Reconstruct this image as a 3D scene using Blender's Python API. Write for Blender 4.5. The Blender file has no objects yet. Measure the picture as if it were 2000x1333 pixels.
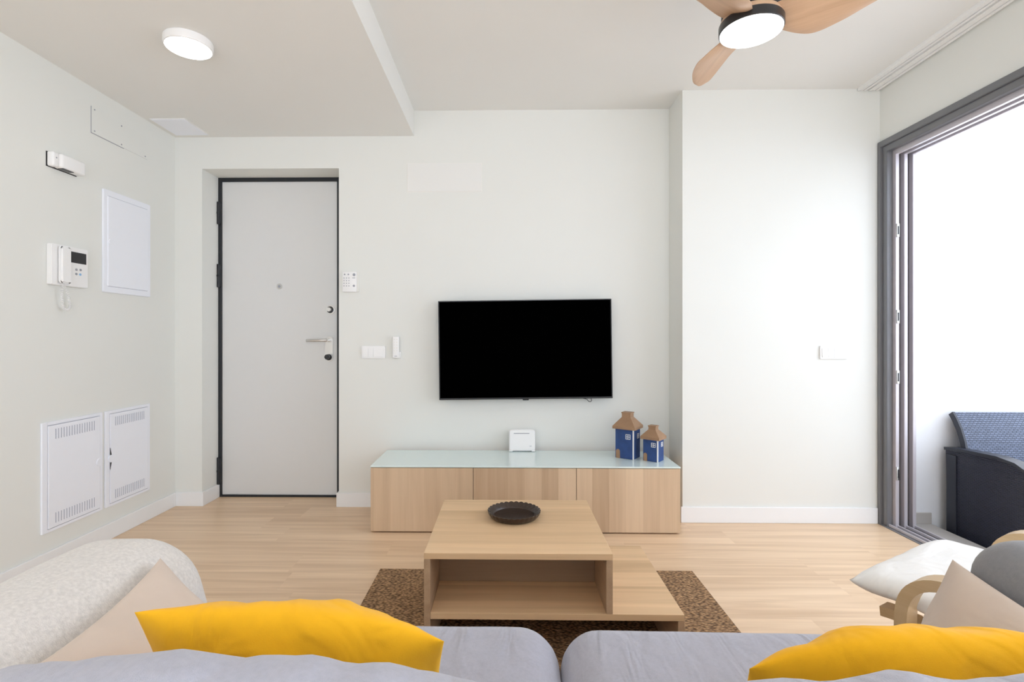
import bpy, bmesh, math, random
from mathutils import Vector, Matrix, noise
random.seed(4)
S = bpy.context.scene
C = S.collection
R = math.radians

# ------------------------------------------------------------------ camera
YAW = R(0.9)
cd = bpy.data.cameras.new('camera'); cam = bpy.data.objects.new('camera', cd); C.objects.link(cam)
cam.location = (0, 0, 1.14); cam.rotation_euler = (R(90), 0, YAW)
cd.sensor_width = 36; cd.lens = 18.0
cd.shift_x = 0.0129; cd.shift_y = -0.00325
cd.clip_start = 0.02; cd.clip_end = 200
S.camera = cam

# ------------------------------------------------------------------ world, light, exposure
S.view_settings.view_transform = 'Standard'; S.view_settings.look = 'None'
S.view_settings.gamma = 1; S.view_settings.use_curve_mapping = False
S.view_settings.exposure = 0.0
w = bpy.data.worlds.new('sky'); S.world = w; w.use_nodes = True
bg = w.node_tree.nodes['Background']; bg.inputs[0].default_value = (0.87, 0.95, 1.07, 1); bg.inputs[1].default_value = 3.85
S.cycles.max_bounces = 12; S.cycles.diffuse_bounces = 7; S.cycles.glossy_bounces = 4
S.cycles.use_denoising = True; S.cycles.sample_clamp_indirect = 8.0

def portal(loc, rot, sx, sy):
    l = bpy.data.lights.new('sky_portal', 'AREA'); l.shape = 'RECTANGLE'; l.size = sx; l.size_y = sy
    l.cycles.is_portal = True
    o = bpy.data.objects.new('sky_portal', l); o.location = loc; o.rotation_euler = rot; C.objects.link(o)
sd = bpy.data.lights.new('sun', 'SUN'); sd.energy = 12.0; sd.angle = R(1.0); sd.color = (1.0, .99, .97)
so_ = bpy.data.objects.new('sun', sd); C.objects.link(so_)
so_.rotation_euler = Vector((.30, .42, -.86)).to_track_quat('-Z', 'Y').to_euler()   # comes over the building, lights the terrace only
# openings through which the sky lights the room, the rear one invented
portal((2.50, 1.65, 1.16), (0, R(90), 0), 2.30, 3.0)      # sliding window, right
portal((0.1, -2.72, 1.25), (R(90), 0, 0), 4.2, 2.3)        # made-up opening behind the camera, sized for fill light

# ------------------------------------------------------------------ materials
def mat(name, col, rough=0.6, metal=0.0, spec=0.5, bump=0.0, bscale=200.0, sheen=0.0, var=0.0, vscale=20.0, coat=0.0):
    m = bpy.data.materials.new(name); m.use_nodes = True
    nt = m.node_tree; N = nt.nodes; L = nt.links; b = N['Principled BSDF']
    b.inputs['Base Color'].default_value = (*col, 1)
    b.inputs['Roughness'].default_value = rough; b.inputs['Metallic'].default_value = metal
    b.inputs['Specular IOR Level'].default_value = spec
    if coat: b.inputs['Coat Weight'].default_value = coat; b.inputs['Coat Roughness'].default_value = 0.05
    if sheen: b.inputs['Sheen Weight'].default_value = sheen
    tc = N.new('ShaderNodeTexCoord')
    n = N.new('ShaderNodeTexNoise'); n.inputs['Scale'].default_value = vscale; n.inputs['Detail'].default_value = 4
    L.new(tc.outputs['Object'], n.inputs['Vector'])
    r = N.new('ShaderNodeMix'); r.data_type = 'RGBA'
    v = max(var, 0.01)
    r.inputs[6].default_value = (*[c * (1 - v) for c in col], 1); r.inputs[7].default_value = (*[min(1, c * (1 + v)) for c in col], 1)
    L.new(n.outputs['Fac'], r.inputs[0]); L.new(r.outputs[2], b.inputs['Base Color'])
    if bump:
        n2 = N.new('ShaderNodeTexNoise'); n2.inputs['Scale'].default_value = bscale; n2.inputs['Detail'].default_value = 3
        L.new(tc.outputs['Object'], n2.inputs['Vector'])
        bp = N.new('ShaderNodeBump'); bp.inputs['Strength'].default_value = bump; bp.inputs['Distance'].default_value = 0.002
        L.new(n2.outputs['Fac'], bp.inputs['Height']); L.new(bp.outputs[0], b.inputs['Normal'])
    return m

def emis(name, col, s):
    m = bpy.data.materials.new(name); m.use_nodes = True
    b = m.node_tree.nodes['Principled BSDF']
    b.inputs['Base Color'].default_value = (.9, .9, .9, 1)
    b.inputs['Emission Color'].default_value = (*col, 1); b.inputs['Emission Strength'].default_value = s
    return m

def wood(name, dark, light, grain='X', stave='Y', sw=0.0, length=0.0, rough=0.45, tone=0.35, gscale=1.0, seam=0.0, bump=0.05, gw=0.6):
    """grain runs along one axis; staves (width sw) vary in tone across the other; length staggers the boards"""
    m = bpy.data.materials.new(name); m.use_nodes = True
    nt = m.node_tree; N = nt.nodes; L = nt.links; b = N['Principled BSDF']
    b.inputs['Roughness'].default_value = rough
    tc = N.new('ShaderNodeTexCoord'); sep = N.new('ShaderNodeSeparateXYZ'); L.new(tc.outputs['Object'], sep.inputs[0])
    def M(op, a, bb=None, c=None):
        x = N.new('ShaderNodeMath'); x.operation = op
        for i, v in enumerate((a, bb, c)):
            if v is None: continue
            if isinstance(v, (int, float)): x.inputs[i].default_value = v
            else: L.new(v, x.inputs[i])
        return x.outputs[0]
    g = sep.outputs[grain]; s = sep.outputs[stave]
    idx = 0.0; rnd = None; off = None
    if sw:
        row = M('FLOOR', M('DIVIDE', s, sw))
        wn = N.new('ShaderNodeTexWhiteNoise'); wn.noise_dimensions = '1D'; L.new(row, wn.inputs['W'])
        if length:
            gl = M('ADD', M('DIVIDE', g, length), M('MULTIPLY', wn.outputs['Value'], 7.3))
            colm = M('FLOOR', gl)
            wn2 = N.new('ShaderNodeTexWhiteNoise'); wn2.noise_dimensions = '2D'
            cb = N.new('ShaderNodeCombineXYZ'); L.new(row, cb.inputs[0]); L.new(colm, cb.inputs[1]); L.new(cb.outputs[0], wn2.inputs['Vector'])
            rnd = wn2.outputs['Value']
        else: rnd = wn.outputs['Value']
    mp = N.new('ShaderNodeMapping'); L.new(tc.outputs['Object'], mp.inputs[0])
    sc = {'X': 0, 'Y': 1, 'Z': 2}
    def scale(lo, hi):
        v = [hi, hi, hi]; v[sc[grain]] = lo; return v
    mp.inputs['Scale'].default_value = scale(1.2 * gscale, 22 * gscale)
    if rnd is not None:
        cb2 = N.new('ShaderNodeCombineXYZ'); k = M('MULTIPLY', rnd, 37.0)
        for i in range(3): L.new(k, cb2.inputs[i])
        L.new(cb2.outputs[0], mp.inputs['Location'])
    n1 = N.new('ShaderNodeTexNoise'); n1.inputs['Scale'].default_value = 1; n1.inputs['Detail'].default_value = 6; n1.inputs['Distortion'].default_value = gw
    L.new(mp.outputs[0], n1.inputs['Vector'])
    mp2 = N.new('ShaderNodeMapping'); L.new(tc.outputs['Object'], mp2.inputs[0]); mp2.inputs['Scale'].default_value = scale(5 * gscale, 260 * gscale)
    n2 = N.new('ShaderNodeTexNoise'); n2.inputs['Scale'].default_value = 1; n2.inputs['Detail'].default_value = 3
    L.new(mp2.outputs[0], n2.inputs['Vector'])
    f = M('ADD', M('MULTIPLY', n1.outputs['Fac'], 1.25), M('MULTIPLY', n2.outputs['Fac'], 0.45))
    f = M('SUBTRACT', f, 0.35)
    if rnd is not None:
        f = M('ADD', M('MULTIPLY', f, 1 - tone), M('MULTIPLY', rnd, tone))
    cl = N.new('ShaderNodeClamp'); L.new(f, cl.inputs[0])
    mx = N.new('ShaderNodeMix'); mx.data_type = 'RGBA'; mx.inputs[6].default_value = (*dark, 1); mx.inputs[7].default_value = (*light, 1)
    L.new(cl.outputs[0], mx.inputs[0]); out = mx.outputs[2]
    if sw and seam:
        fr = M('FRACT', M('DIVIDE', s, sw)); e = M('LESS_THAN', fr, 0.0022 / sw)
        if length:
            fr2 = M('FRACT', gl); e2 = M('LESS_THAN', fr2, 0.002 / length); e = M('MAXIMUM', e, e2)
        m2 = N.new('ShaderNodeMix'); m2.data_type = 'RGBA'; L.new(M('MULTIPLY', e, seam), m2.inputs[0]); L.new(out, m2.inputs[6])
        m2.inputs[7].default_value = (*[c * .45 for c in dark], 1); out = m2.outputs[2]
    L.new(out, b.inputs['Base Color'])
    bp = N.new('ShaderNodeBump'); bp.inputs['Strength'].default_value = bump; bp.inputs['Distance'].default_value = 0.001
    L.new(n2.outputs['Fac'], bp.inputs['Height']); L.new(bp.outputs[0], b.inputs['Normal'])
    return m

def fabric(name, col, weave=900.0, var=0.12, vscale=60.0, bump=0.35, rough=0.95, sheen=0.3, speck=0.0):
    m = mat(name, col, rough=rough, spec=0.2, bump=bump, bscale=weave, sheen=sheen, var=var, vscale=vscale)
    return m

def weave_mat(name, dark, light, sx, sz, plane='YZ', rough=0.35, bump=0.8):
    """woven rattan strands: brick pattern in height and tone"""
    m = bpy.data.materials.new(name); m.use_nodes = True
    nt = m.node_tree; N = nt.nodes; L = nt.links; b = N['Principled BSDF']; b.inputs['Roughness'].default_value = rough
    tc = N.new('ShaderNodeTexCoord'); sep = N.new('ShaderNodeSeparateXYZ'); L.new(tc.outputs['Object'], sep.inputs[0])
    cb = N.new('ShaderNodeCombineXYZ'); L.new(sep.outputs[plane[0]], cb.inputs[0]); L.new(sep.outputs[plane[1]], cb.inputs[1])
    br = N.new('ShaderNodeTexBrick'); L.new(cb.outputs[0], br.inputs['Vector'])
    br.inputs['Scale'].default_value = 1.0; br.inputs['Brick Width'].default_value = sx; br.inputs['Row Height'].default_value = sz
    br.inputs['Mortar Size'].default_value = sz * 0.2; br.inputs['Mortar Smooth'].default_value = 1.0
    br.inputs['Color1'].default_value = (*light, 1); br.inputs['Color2'].default_value = (*[c * .75 for c in light], 1); br.inputs['Mortar'].default_value = (*dark, 1)
    L.new(br.outputs['Color'], b.inputs['Base Color'])
    bp = N.new('ShaderNodeBump'); bp.inputs['Strength'].default_value = bump; bp.inputs['Distance'].default_value = 0.004; bp.invert = True
    L.new(br.outputs['Fac'], bp.inputs['Height']); L.new(bp.outputs[0], b.inputs['Normal'])
    return m

WALL = mat('wall_paint', (.765, .775, .745), .85, spec=.25, bump=.04, bscale=350, var=.012, vscale=2)
CEIL = mat('ceiling_paint', (.79, .79, .77), .85, spec=.25, var=.012, vscale=2)
WHITE = mat('white_trim', (.84, .85, .86), .45)
LACQ = mat('white_lacquered_metal', (.85, .875, .94), .4)
PLAST = mat('white_plastic', (.86, .86, .86), .35)
PLAST2 = mat('cream_plastic', (.80, .79, .75), .4)
DOORP = mat('door_paint', (.70, .705, .70), .5, var=.01)
BLACK = mat('black_steel', (.012, .014, .018), .45, bump=.02)
DARK = mat('dark_plastic', (.02, .02, .022), .35)
SLOT = mat('slot_shadow_grey', (.40, .42, .50), .7)
SCREEN = mat('tv_screen', (.0004, .0004, .0004), .6, spec=.0)
BEZEL = mat('tv_bezel', (.022, .022, .023), .35)
CHROME = mat('brushed_chrome', (.62, .61, .59), .28, metal=1.0)
ALU = mat('grey_aluminium', (.185, .187, .20), .42, metal=.25)
ALU3 = mat('brown_grey_aluminium', (.125, .110, .110), .45, metal=.2)
ALU_LIT = mat('lit_tone_aluminium', (.60, .57, .61), .38, metal=.35)  # reflected light on the track fins put into a paler tone
TRACKW = mat('white_aluminium_rail', (.86, .86, .86), .4)
GLASSW = mat('pale_blue_glass_top', (.73, .85, .84), .08, spec=.6, coat=.5)
FLOOR = wood('oak_laminate_floor', (.52, .335, .19), (.90, .695, .49), 'X', 'Y', .19, 1.28, rough=.36, tone=.07, gscale=.5, seam=.05, gw=1.6)
BENCHW = wood('pale_stained_oak', (.43, .29, .18), (.78, .60, .415), 'Z', 'X', .098, 0, rough=.5, tone=.5, gscale=.9)
TABW = wood('warm_oak_veneer', (.49, .32, .17), (.86, .61, .37), 'X', 'Y', .115, 0, rough=.45, tone=.25, gscale=.9)
TAB_SHADE = wood('shaded_oak_panel', (.27, .175, .105), (.40, .275, .17), 'X', 'Z', 0, 0, rough=.5)  # oak darkened, shade inside the table painted into the colour
TABV_SHADE = wood('shaded_oak_upright', (.36, .235, .14), (.56, .39, .25), 'Y', 'Z', 0, 0, rough=.5, gscale=.9)  # shade on the table sides painted in as darker oak
BLADEW = wood('fan_blade_wood', (.48, .30, .185), (.68, .46, .30), 'Y', 'X', 0, 0, rough=.4, gscale=.9)
BIRCH = wood('bent_birch_veneer', (.50, .345, .18), (.66, .49, .29), 'Y', 'X', 0, 0, rough=.4, gscale=.8, bump=.02)
GREYF = fabric('blue_grey_fabric', (.425, .435, .515), 700, .12, 150)
GREY_SHADE = fabric('shaded_grey_arm_fabric', (.22, .225, .245), 700, .14, 150)  # sofa grey darkened, shade on the right arm painted in
BEIGE_LIT = fabric('lit_speckled_beige_fabric', (.68, .655, .63), 500, .26, 170, bump=.6)  # beige speckle is the fabric, its paleness includes painted window light
def creases(m, amt=.5, sc=(7, 2.2, 7), rot=.5):
    nt = m.node_tree; N = nt.nodes; L = nt.links; b = N['Principled BSDF']
    tc = N.new('ShaderNodeTexCoord'); mp = N.new('ShaderNodeMapping'); mp.inputs['Scale'].default_value = sc; mp.inputs['Rotation'].default_value = (0, 0, rot)
    L.new(tc.outputs['Object'], mp.inputs[0]); n = N.new('ShaderNodeTexNoise'); n.inputs['Scale'].default_value = 1.6; n.inputs['Detail'].default_value = 2; n.inputs['Distortion'].default_value = 1.2
    L.new(mp.outputs[0], n.inputs['Vector']); bp = N.new('ShaderNodeBump'); bp.inputs['Strength'].default_value = amt; bp.inputs['Distance'].default_value = .03
    L.new(n.outputs['Fac'], bp.inputs['Height'])
    old = b.inputs['Normal'].links[0].from_node
    L.new(bp.outputs[0], old.inputs['Normal'])
    return m
YELLOW = fabric('mustard_yellow_cotton', (.95, .50, .018), 800, .05, 40, bump=.15, sheen=.1)
creases(YELLOW, .55)
BEIGEC = fabric('beige_pink_cotton', (.64, .54, .465), 800, .03, 40, bump=.12, sheen=.1)
CREAM = fabric('off_white_cotton', (.80, .79, .77), 800, .03, 40, bump=.12, sheen=.1)
creases(CREAM, .35, (4, 9, 4), .3); creases(GREYF, .38, (9, 3, 3), .6); creases(BEIGEC, .2, (5, 5, 5), .2)
BLUEP = mat('blue_painted_wood', (.022, .062, .21), .6, bump=.3, bscale=60, var=.35, vscale=25)
ROOFW = mat('brown_wood_roof', (.33, .20, .115), .6, bump=.2, bscale=50, var=.25, vscale=18)
WHITEP = mat('white_paint_lines', (.82, .82, .82), .6)
BROWN = mat('dark_carved_wood', (.035, .020, .013), .3, bump=.3, bscale=80, var=.3, vscale=30)
EXTW = mat('white_render_wall', (.82, .83, .85), .9, bump=.1, bscale=120)
TILE = mat('grey_beige_stone_tile', (.50, .47, .44), .5, var=.06, vscale=5)
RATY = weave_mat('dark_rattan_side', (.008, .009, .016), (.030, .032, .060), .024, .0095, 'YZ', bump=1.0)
RAT_SKYLIT = weave_mat('sky_lit_rattan', (.035, .045, .075), (.13, .16, .24), .024, .0105, 'XZ', bump=1.0, rough=.45)  # same rattan, paler and bluer with sky light painted in
SPINE = mat('dark_resin', (.02, .023, .035), .4)
GLOW = emis('lamp_diffuser', (1.0, .97, .93), 9.0)
GLOWF = emis('fan_lamp_diffuser', (1.0, .98, .95), 9.0)
BLUEK = mat('pale_blue_key', (.25, .50, .80), .4)
GREYK = mat('grey_key', (.33, .34, .38), .5)

# sisal rug material
def sisal():
    m = bpy.data.materials.new('brown_sisal'); m.use_nodes = True
    nt = m.node_tree; N = nt.nodes; L = nt.links; b = N['Principled BSDF']; b.inputs['Roughness'].default_value = .9
    tc = N.new('ShaderNodeTexCoord'); mp = N.new('ShaderNodeMapping'); L.new(tc.outputs['Object'], mp.inputs[0]); mp.inputs['Scale'].default_value = (70, 150, 60)
    vo = N.new('ShaderNodeTexVoronoi'); L.new(mp.outputs[0], vo.inputs['Vector']); vo.inputs['Scale'].default_value = 1
    cr = N.new('ShaderNodeValToRGB'); L.new(vo.outputs['Distance'], cr.inputs[0])
    cr.color_ramp.elements[0].position = .1; cr.color_ramp.elements[0].color = (.74, .45, .23, 1)
    cr.color_ramp.elements[1].position = .75; cr.color_ramp.elements[1].color = (.15, .078, .034, 1)
    hs = N.new('ShaderNodeMix'); hs.data_type = 'RGBA'; hs.blend_type = 'MULTIPLY'; hs.inputs[0].default_value = .45
    L.new(cr.outputs[0], hs.inputs[6]); L.new(vo.outputs['Color'], hs.inputs[7]); 
    bw = N.new('ShaderNodeRGBToBW'); L.new(vo.outputs['Color'], bw.inputs[0]); L.new(bw.outputs[0], hs.inputs[7])
    L.new(hs.outputs[2], b.inputs['Base Color'])
    bp = N.new('ShaderNodeBump'); bp.inputs['Strength'].default_value = .9; bp.inputs['Distance'].default_value = .006; bp.invert = True
    L.new(vo.outputs['Distance'], bp.inputs['Height']); L.new(bp.outputs[0], b.inputs['Normal'])
    return m
SISAL = sisal()

# ------------------------------------------------------------------ mesh helpers
def thing(name, label, cat, loc=(0, 0, 0), rot=(0, 0, 0), group=None, kind=None):
    o = bpy.data.objects.new(name, None); C.objects.link(o); o.empty_display_size = .05
    o.location = loc; o.rotation_euler = rot
    o['label'] = label; o['category'] = cat
    if group: o['group'] = group
    if kind: o['kind'] = kind
    return o
def obj(name, bm, m, parent=None, smooth=False, label=None, angle=35):
    bmesh.ops.recalc_face_normals(bm, faces=bm.faces)
    if bm.calc_volume(signed=True) < 0: bmesh.ops.reverse_faces(bm, faces=bm.faces)
    me = bpy.data.meshes.new(name); bm.to_mesh(me); bm.free()
    me.materials.append(m)
    o = bpy.data.objects.new(name, me); C.objects.link(o)
    if parent: o.parent = parent
    if smooth:
        for p in me.polygons: p.use_smooth = True
        if smooth == 'auto':
            me.set_sharp_from_angle(angle=R(angle))
    if label: o['label'] = label
    return o
def tag(o, label, cat, group=None, kind=None):
    o['label'] = label; o['category'] = cat
    if group: o['group'] = group
    if kind: o['kind'] = kind
    return o
def NB(): return bmesh.new()
def box(bm, x0, x1, y0, y1, z0, z1, bev=0.0, seg=2):
    t = bmesh.new()
    bmesh.ops.create_cube(t, size=1.0)
    for v in t.verts:
        v.co = Vector(((x0 + x1) / 2 + v.co.x * (x1 - x0), (y0 + y1) / 2 + v.co.y * (y1 - y0), (z0 + z1) / 2 + v.co.z * (z1 - z0)))
    if bev: bmesh.ops.bevel(t, geom=t.edges[:], offset=bev, segments=seg, affect='EDGES', profile=.5)
    merge(bm, t); return bm
def merge(bm, t, M=None):
    me = bpy.data.meshes.new('t')
    if M is not None: bmesh.ops.transform(t, matrix=M, verts=t.verts)
    t.to_mesh(me); t.free(); bm.from_mesh(me); bpy.data.meshes.remove(me)
def cyl(bm, p0, p1, r0, r1=None, seg=32, bev=0.0):
    p0 = Vector(p0); p1 = Vector(p1); r1 = r0 if r1 is None else r1
    t = bmesh.new(); bmesh.ops.create_cone(t, cap_ends=True, segments=seg, radius1=r0, radius2=r1, depth=(p1 - p0).length)
    if bev:
        bmesh.ops.bevel(t, geom=[e for e in t.edges if any(len(f.verts) > 4 for f in e.link_faces)], offset=bev, segments=2, affect='EDGES')
    q = Vector((0, 0, 1)).rotation_difference((p1 - p0).normalized())
    merge(bm, t, Matrix.Translation((p0 + p1) / 2) @ q.to_matrix().to_4x4()); return bm
def prism(bm, pts, axis, a, b, bev=0.0, seg=2):
    """extrude a 2-D outline along an axis; for axis X pts are (y,z), for Y (x,z), for Z (x,y)"""
    t = bmesh.new()
    def P(p, h): return {'X': (h, p[0], p[1]), 'Y': (p[0], h, p[1]), 'Z': (p[0], p[1], h)}[axis]
    va = [t.verts.new(P(p, a)) for p in pts]; vb = [t.verts.new(P(p, b)) for p in pts]
    t.faces.new(va); t.faces.new(vb[::-1]); n = len(pts)
    for i in range(n): t.faces.new((va[i], va[(i + 1) % n], vb[(i + 1) % n], vb[i]))
    bmesh.ops.recalc_face_normals(t, faces=t.faces)
    if bev: bmesh.ops.bevel(t, geom=t.edges[:], offset=bev, segments=seg, affect='EDGES')
    merge(bm, t); return bm
def rrect(x0, x1, y0, y1, r, n=5):
    out = []
    for cx, cy, a0 in ((x1 - r, y1 - r, 0), (x0 + r, y1 - r, 90), (x0 + r, y0 + r, 180), (x1 - r, y0 + r, 270)):
        for i in range(n + 1):
            a = R(a0 + 90 * i / n); out.append((cx + r * math.cos(a), cy + r * math.sin(a)))
    return out
def tube(bm, pts, r, seg=8, closed=False):
    pts = [Vector(p) for p in pts]; n = len(pts); rings = []
    up = Vector((0, 0, 1))
    prev = None
    for i, p in enumerate(pts):
        d = (pts[min(i + 1, n - 1)] - pts[max(i - 1, 0)]).normalized()
        if prev is None:
            a = d.orthogonal().normalized()
        else:
            a = (prev - d * prev.dot(d)).normalized()
        prev = a; b = d.cross(a)
        rings.append([bm.verts.new(p + a * r * math.cos(t) + b * r * math.sin(t)) for t in [2 * math.pi * k / seg for k in range(seg)]])
    for i in range(n - 1):
        for k in range(seg): bm.faces.new((rings[i][k], rings[i][(k + 1) % seg], rings[i + 1][(k + 1) % seg], rings[i + 1][k]))
    bm.faces.new(rings[0][::-1]); bm.faces.new(rings[-1]); return bm
def lathe(bm, prof, seg=48, f=None, cx=0, cy=0):
    rings = []
    for r, z in prof:
        ring = []
        for k in range(seg):
            a = 2 * math.pi * k / seg; rr, zz = (r, z) if f is None else f(r, z, a)
            ring.append(bm.verts.new((cx + rr * math.cos(a), cy + rr * math.sin(a), zz)))
        rings.append(ring)
    for i in range(len(rings) - 1):
        for k in range(seg): bm.faces.new((rings[i][k], rings[i][(k + 1) % seg], rings[i + 1][(k + 1) % seg], rings[i + 1][k]))
    bm.faces.new(rings[0][::-1]); bm.faces.new(rings[-1]); return bm
def soft_box(bm, x0, x1, y0, y1, z0, z1, r, puff=(0, 0, 0), n=26, wr=0.0, ws=6.0, seed=0.0, M=None, stretch=(1, 1, 1), warp=None):
    t = bmesh.new(); bmesh.ops.create_cube(t, size=2.0)
    bmesh.ops.subdivide_edges(t, edges=t.edges[:], cuts=n, use_grid_fill=True)
    h = Vector(((x1 - x0) / 2, (y1 - y0) / 2, (z1 - z0) / 2)); c = Vector(((x0 + x1) / 2, (y0 + y1) / 2, (z0 + z1) / 2))
    for v in t.verts:
        u = v.co.copy()
        # denser towards the edges
        q = Vector([math.copysign(1 - (1 - abs(a)) ** 1.3, a) if abs(a) < 1 else a for a in u])
        p = Vector((q.x * h.x, q.y * h.y, q.z * h.z))
        inner = Vector([max(-(h[i] - r), min(h[i] - r, p[i])) for i in range(3)])
        d = p - inner
        if d.length > 1e-9:
            p = inner + d.normalized() * r
        nrm = d.normalized() if d.length > 1e-9 else Vector((0, 0, 1))
        fx, fy, fz = 1 - q.x ** 2, 1 - q.y ** 2, 1 - q.z ** 2
        if abs(q.z) > .999 or abs(p.z) > h.z - r: p.z += math.copysign(puff[2] * fx * fy, p.z) * min(1, abs(p.z) / h.z)
        if abs(p.x) > h.x - r: p.x += math.copysign(puff[0] * fy * fz, p.x)
        if abs(p.y) > h.y - r: p.y += math.copysign(puff[1] * fx * fz, p.y)
        if wr:
            k = noise.noise(Vector((p.x * ws * stretch[0] + seed, p.y * ws * stretch[1] - seed, p.z * ws * stretch[2])))
            k2 = noise.noise(Vector((p.x * ws * 2.6 * stretch[0] + seed, p.y * ws * 2.6 * stretch[1], p.z * ws * 2.6 * stretch[2] + seed)))
            p += nrm * wr * (k + .45 * k2)
        v.co = c + p
        if warp: v.co = warp(v.co.copy())
    merge(bm, t, M); return bm
def pillow(bm, M, w, h, th, n=40, pinch=.10, wr=.006, seed=1.0, folds=5.0, curve=None):
    """square cushion in local x,y; thickness along z; pointed corners, seams and radiating folds"""
    grids = []
    for side in (1, -1):
        g = []
        for j in range(n + 1):
            row = []
            for i in range(n + 1):
                u = -math.cos(math.pi * i / n); v = -math.cos(math.pi * j / n)
                x = u * (1 - pinch * (1 - v * v) * abs(u) ** 1.5) * w / 2; y = v * (1 - pinch * (1 - u * u) * abs(v) ** 1.5) * h / 2
                x = u * (1 - pinch * (1 - v * v)) * w / 2; y = v * (1 - pinch * (1 - u * u)) * h / 2
                t = th / 2 * ((1 - u * u) ** .55) * ((1 - v * v) ** .55)
                k = noise.noise(Vector((u * folds + seed, v * folds * .45 + seed, side * 3.1 + seed)))
                k2 = noise.noise(Vector((u * 2.1 + seed * 2, v * 2.1, side * 1.7 + seed)))
                edge = (1 - u * u) ** .5 * (1 - v * v) ** .5
                z = side * (t + (wr * k * 1.8 + wr * 1.5 * k2) * min(1, edge * 2.2))
                p = Vector((x, y, z))
                if curve: p = curve(p, u, v)
                row.append(p)
            g.append(row)
        grids.append(g)
    V = {}
    def vert(s, i, j):
        key = (0 if (i in (0, n) or j in (0, n)) else s, i, j)
        if key not in V: V[key] = bm.verts.new(M @ grids[s][j][i])
        return V[key]
    for s in (0, 1):
        for j in range(n):
            for i in range(n):
                q = (vert(s, i, j), vert(s, i + 1, j), vert(s, i + 1, j + 1), vert(s, i, j + 1))
                bm.faces.new(q if s == 0 else q[::-1])
    return bm
def frame_M(o, x, y):
    """matrix with given origin and (approximate) x, y axes"""
    x = Vector(x).normalized(); z = x.cross(Vector(y)).normalized(); y = z.cross(x)
    M = Matrix((x, y, z)).transposed().to_4x4(); M.translation = Vector(o); return M
def arc_path(pts, rad, n=8):
    """polyline with rounded corners (2-D)"""
    out = [pts[0]]
    for i in range(1, len(pts) - 1):
        p = Vector(pts[i]); a = (Vector(pts[i - 1]) - p); b = (Vector(pts[i + 1]) - p)
        r = min(rad[i - 1] if isinstance(rad, (list, tuple)) else rad, a.length * .49, b.length * .49)
        pa = p + a.normalized() * r; pb = p + b.normalized() * r
        for k in range(n + 1):
            t = k / n; out.append(tuple(pa * (1 - t) ** 2 + p * 2 * t * (1 - t) + pb * t * t))
    out.append(pts[-1]); return out
def strip(bm, path, x0, x1, th):
    """bent laminated strip: path in (y,z), width x0..x1, thickness th"""
    n = len(path); L = []; Rr = []
    for i in range(n):
        d = (Vector(path[min(i + 1, n - 1)]) - Vector(path[max(i - 1, 0)])).normalized(); nn = Vector((-d.y, d.x)) * th / 2; p = Vector(path[i])
        L.append(p + nn); Rr.append(p - nn)
    rings = [[bm.verts.new((x0, L[i].x, L[i].y)), bm.verts.new((x1, L[i].x, L[i].y)), bm.verts.new((x1, Rr[i].x, Rr[i].y)), bm.verts.new((x0, Rr[i].x, Rr[i].y))] for i in range(n)]
    for i in range(n - 1):
        for k in range(4): bm.faces.new((rings[i][k], rings[i][(k + 1) % 4], rings[i + 1][(k + 1) % 4], rings[i + 1][k]))
    bm.faces.new(rings[0][::-1]); bm.faces.new(rings[-1]); return bm
def struct(name, bm, m, label, cat, parent=None):
    o = obj(name, bm, m, parent)
    if parent is None: tag(o, label, cat, kind='structure')
    return o

# ------------------------------------------------------------------ room shell
XL, XR, YB, YP, ZC, ZS, YF = -2.25, 2.29, 3.44, 3.18, 2.67, 2.50, -2.6
XRO = 2.46                                   # outer face of the right wall
b = NB(); box(b, XL - .12, XRO, YF, YB + .35, -.10, 0)
struct('floor', b, FLOOR, 'light oak laminate plank floor', 'floor')
b = NB(); box(b, -.625, XRO + .02, YF - .1, YB + .35, ZC, ZC + .15); box(b, XL - .12, -.625, YF - .1, YB + .35, ZS, ZC + .15)
struct('ceiling', b, CEIL, 'painted ceiling with a lower boxed section above the entrance', 'ceiling')
b = NB(); box(b, XL - .12, XL, YF - .1, YB + .35, 0, ZS)
struct('wall_left', b, WALL, 'pale wall on the left with meter cabinets', 'wall')
b = NB()
box(b, XL, -2.066, YB, YB + .35, 0, ZS)
box(b, -2.066, -1.134, YB, YB + .35, 2.285, ZS)
box(b, -1.134, -.625, YB, YB + .35, 0, ZS)
box(b, -.625, 1.085, YB, YB + .35, 0, ZC)
box(b, 1.085, XRO, YP, YB + .35, 0, ZC)
box(b, -2.066, -1.134, YB + .27, YB + .35, 0, 2.285)
struct('wall_back', b, WALL, 'pale grey-green wall with entrance niche, television and projecting pier', 'wall')
WY0 = .15                                     # near end of the sliding window
b = NB()
box(b, XR, XRO, WY0, YP, 2.335, ZC)
box(b, XR, XRO, YF - .1, WY0, 0, ZC)
struct('wall_right', b, WALL, 'pale wall above the sliding window', 'wall')
b = NB()
box(b, XL - .12, -2.0, YF - .1, YF, 0, ZS); box(b, 2.2, XRO, YF - .1, YF, 0, ZC)
box(b, -2.0, 2.2, YF - .1, YF, 0, .10); box(b, -2.0, 2.2, YF - .1, YF, 2.40, ZC)  # opening is invented and sized to let in fill light
struct('wall_front', b, WALL, 'wall behind the viewer with a wide opening added for fill light', 'wall')

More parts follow.
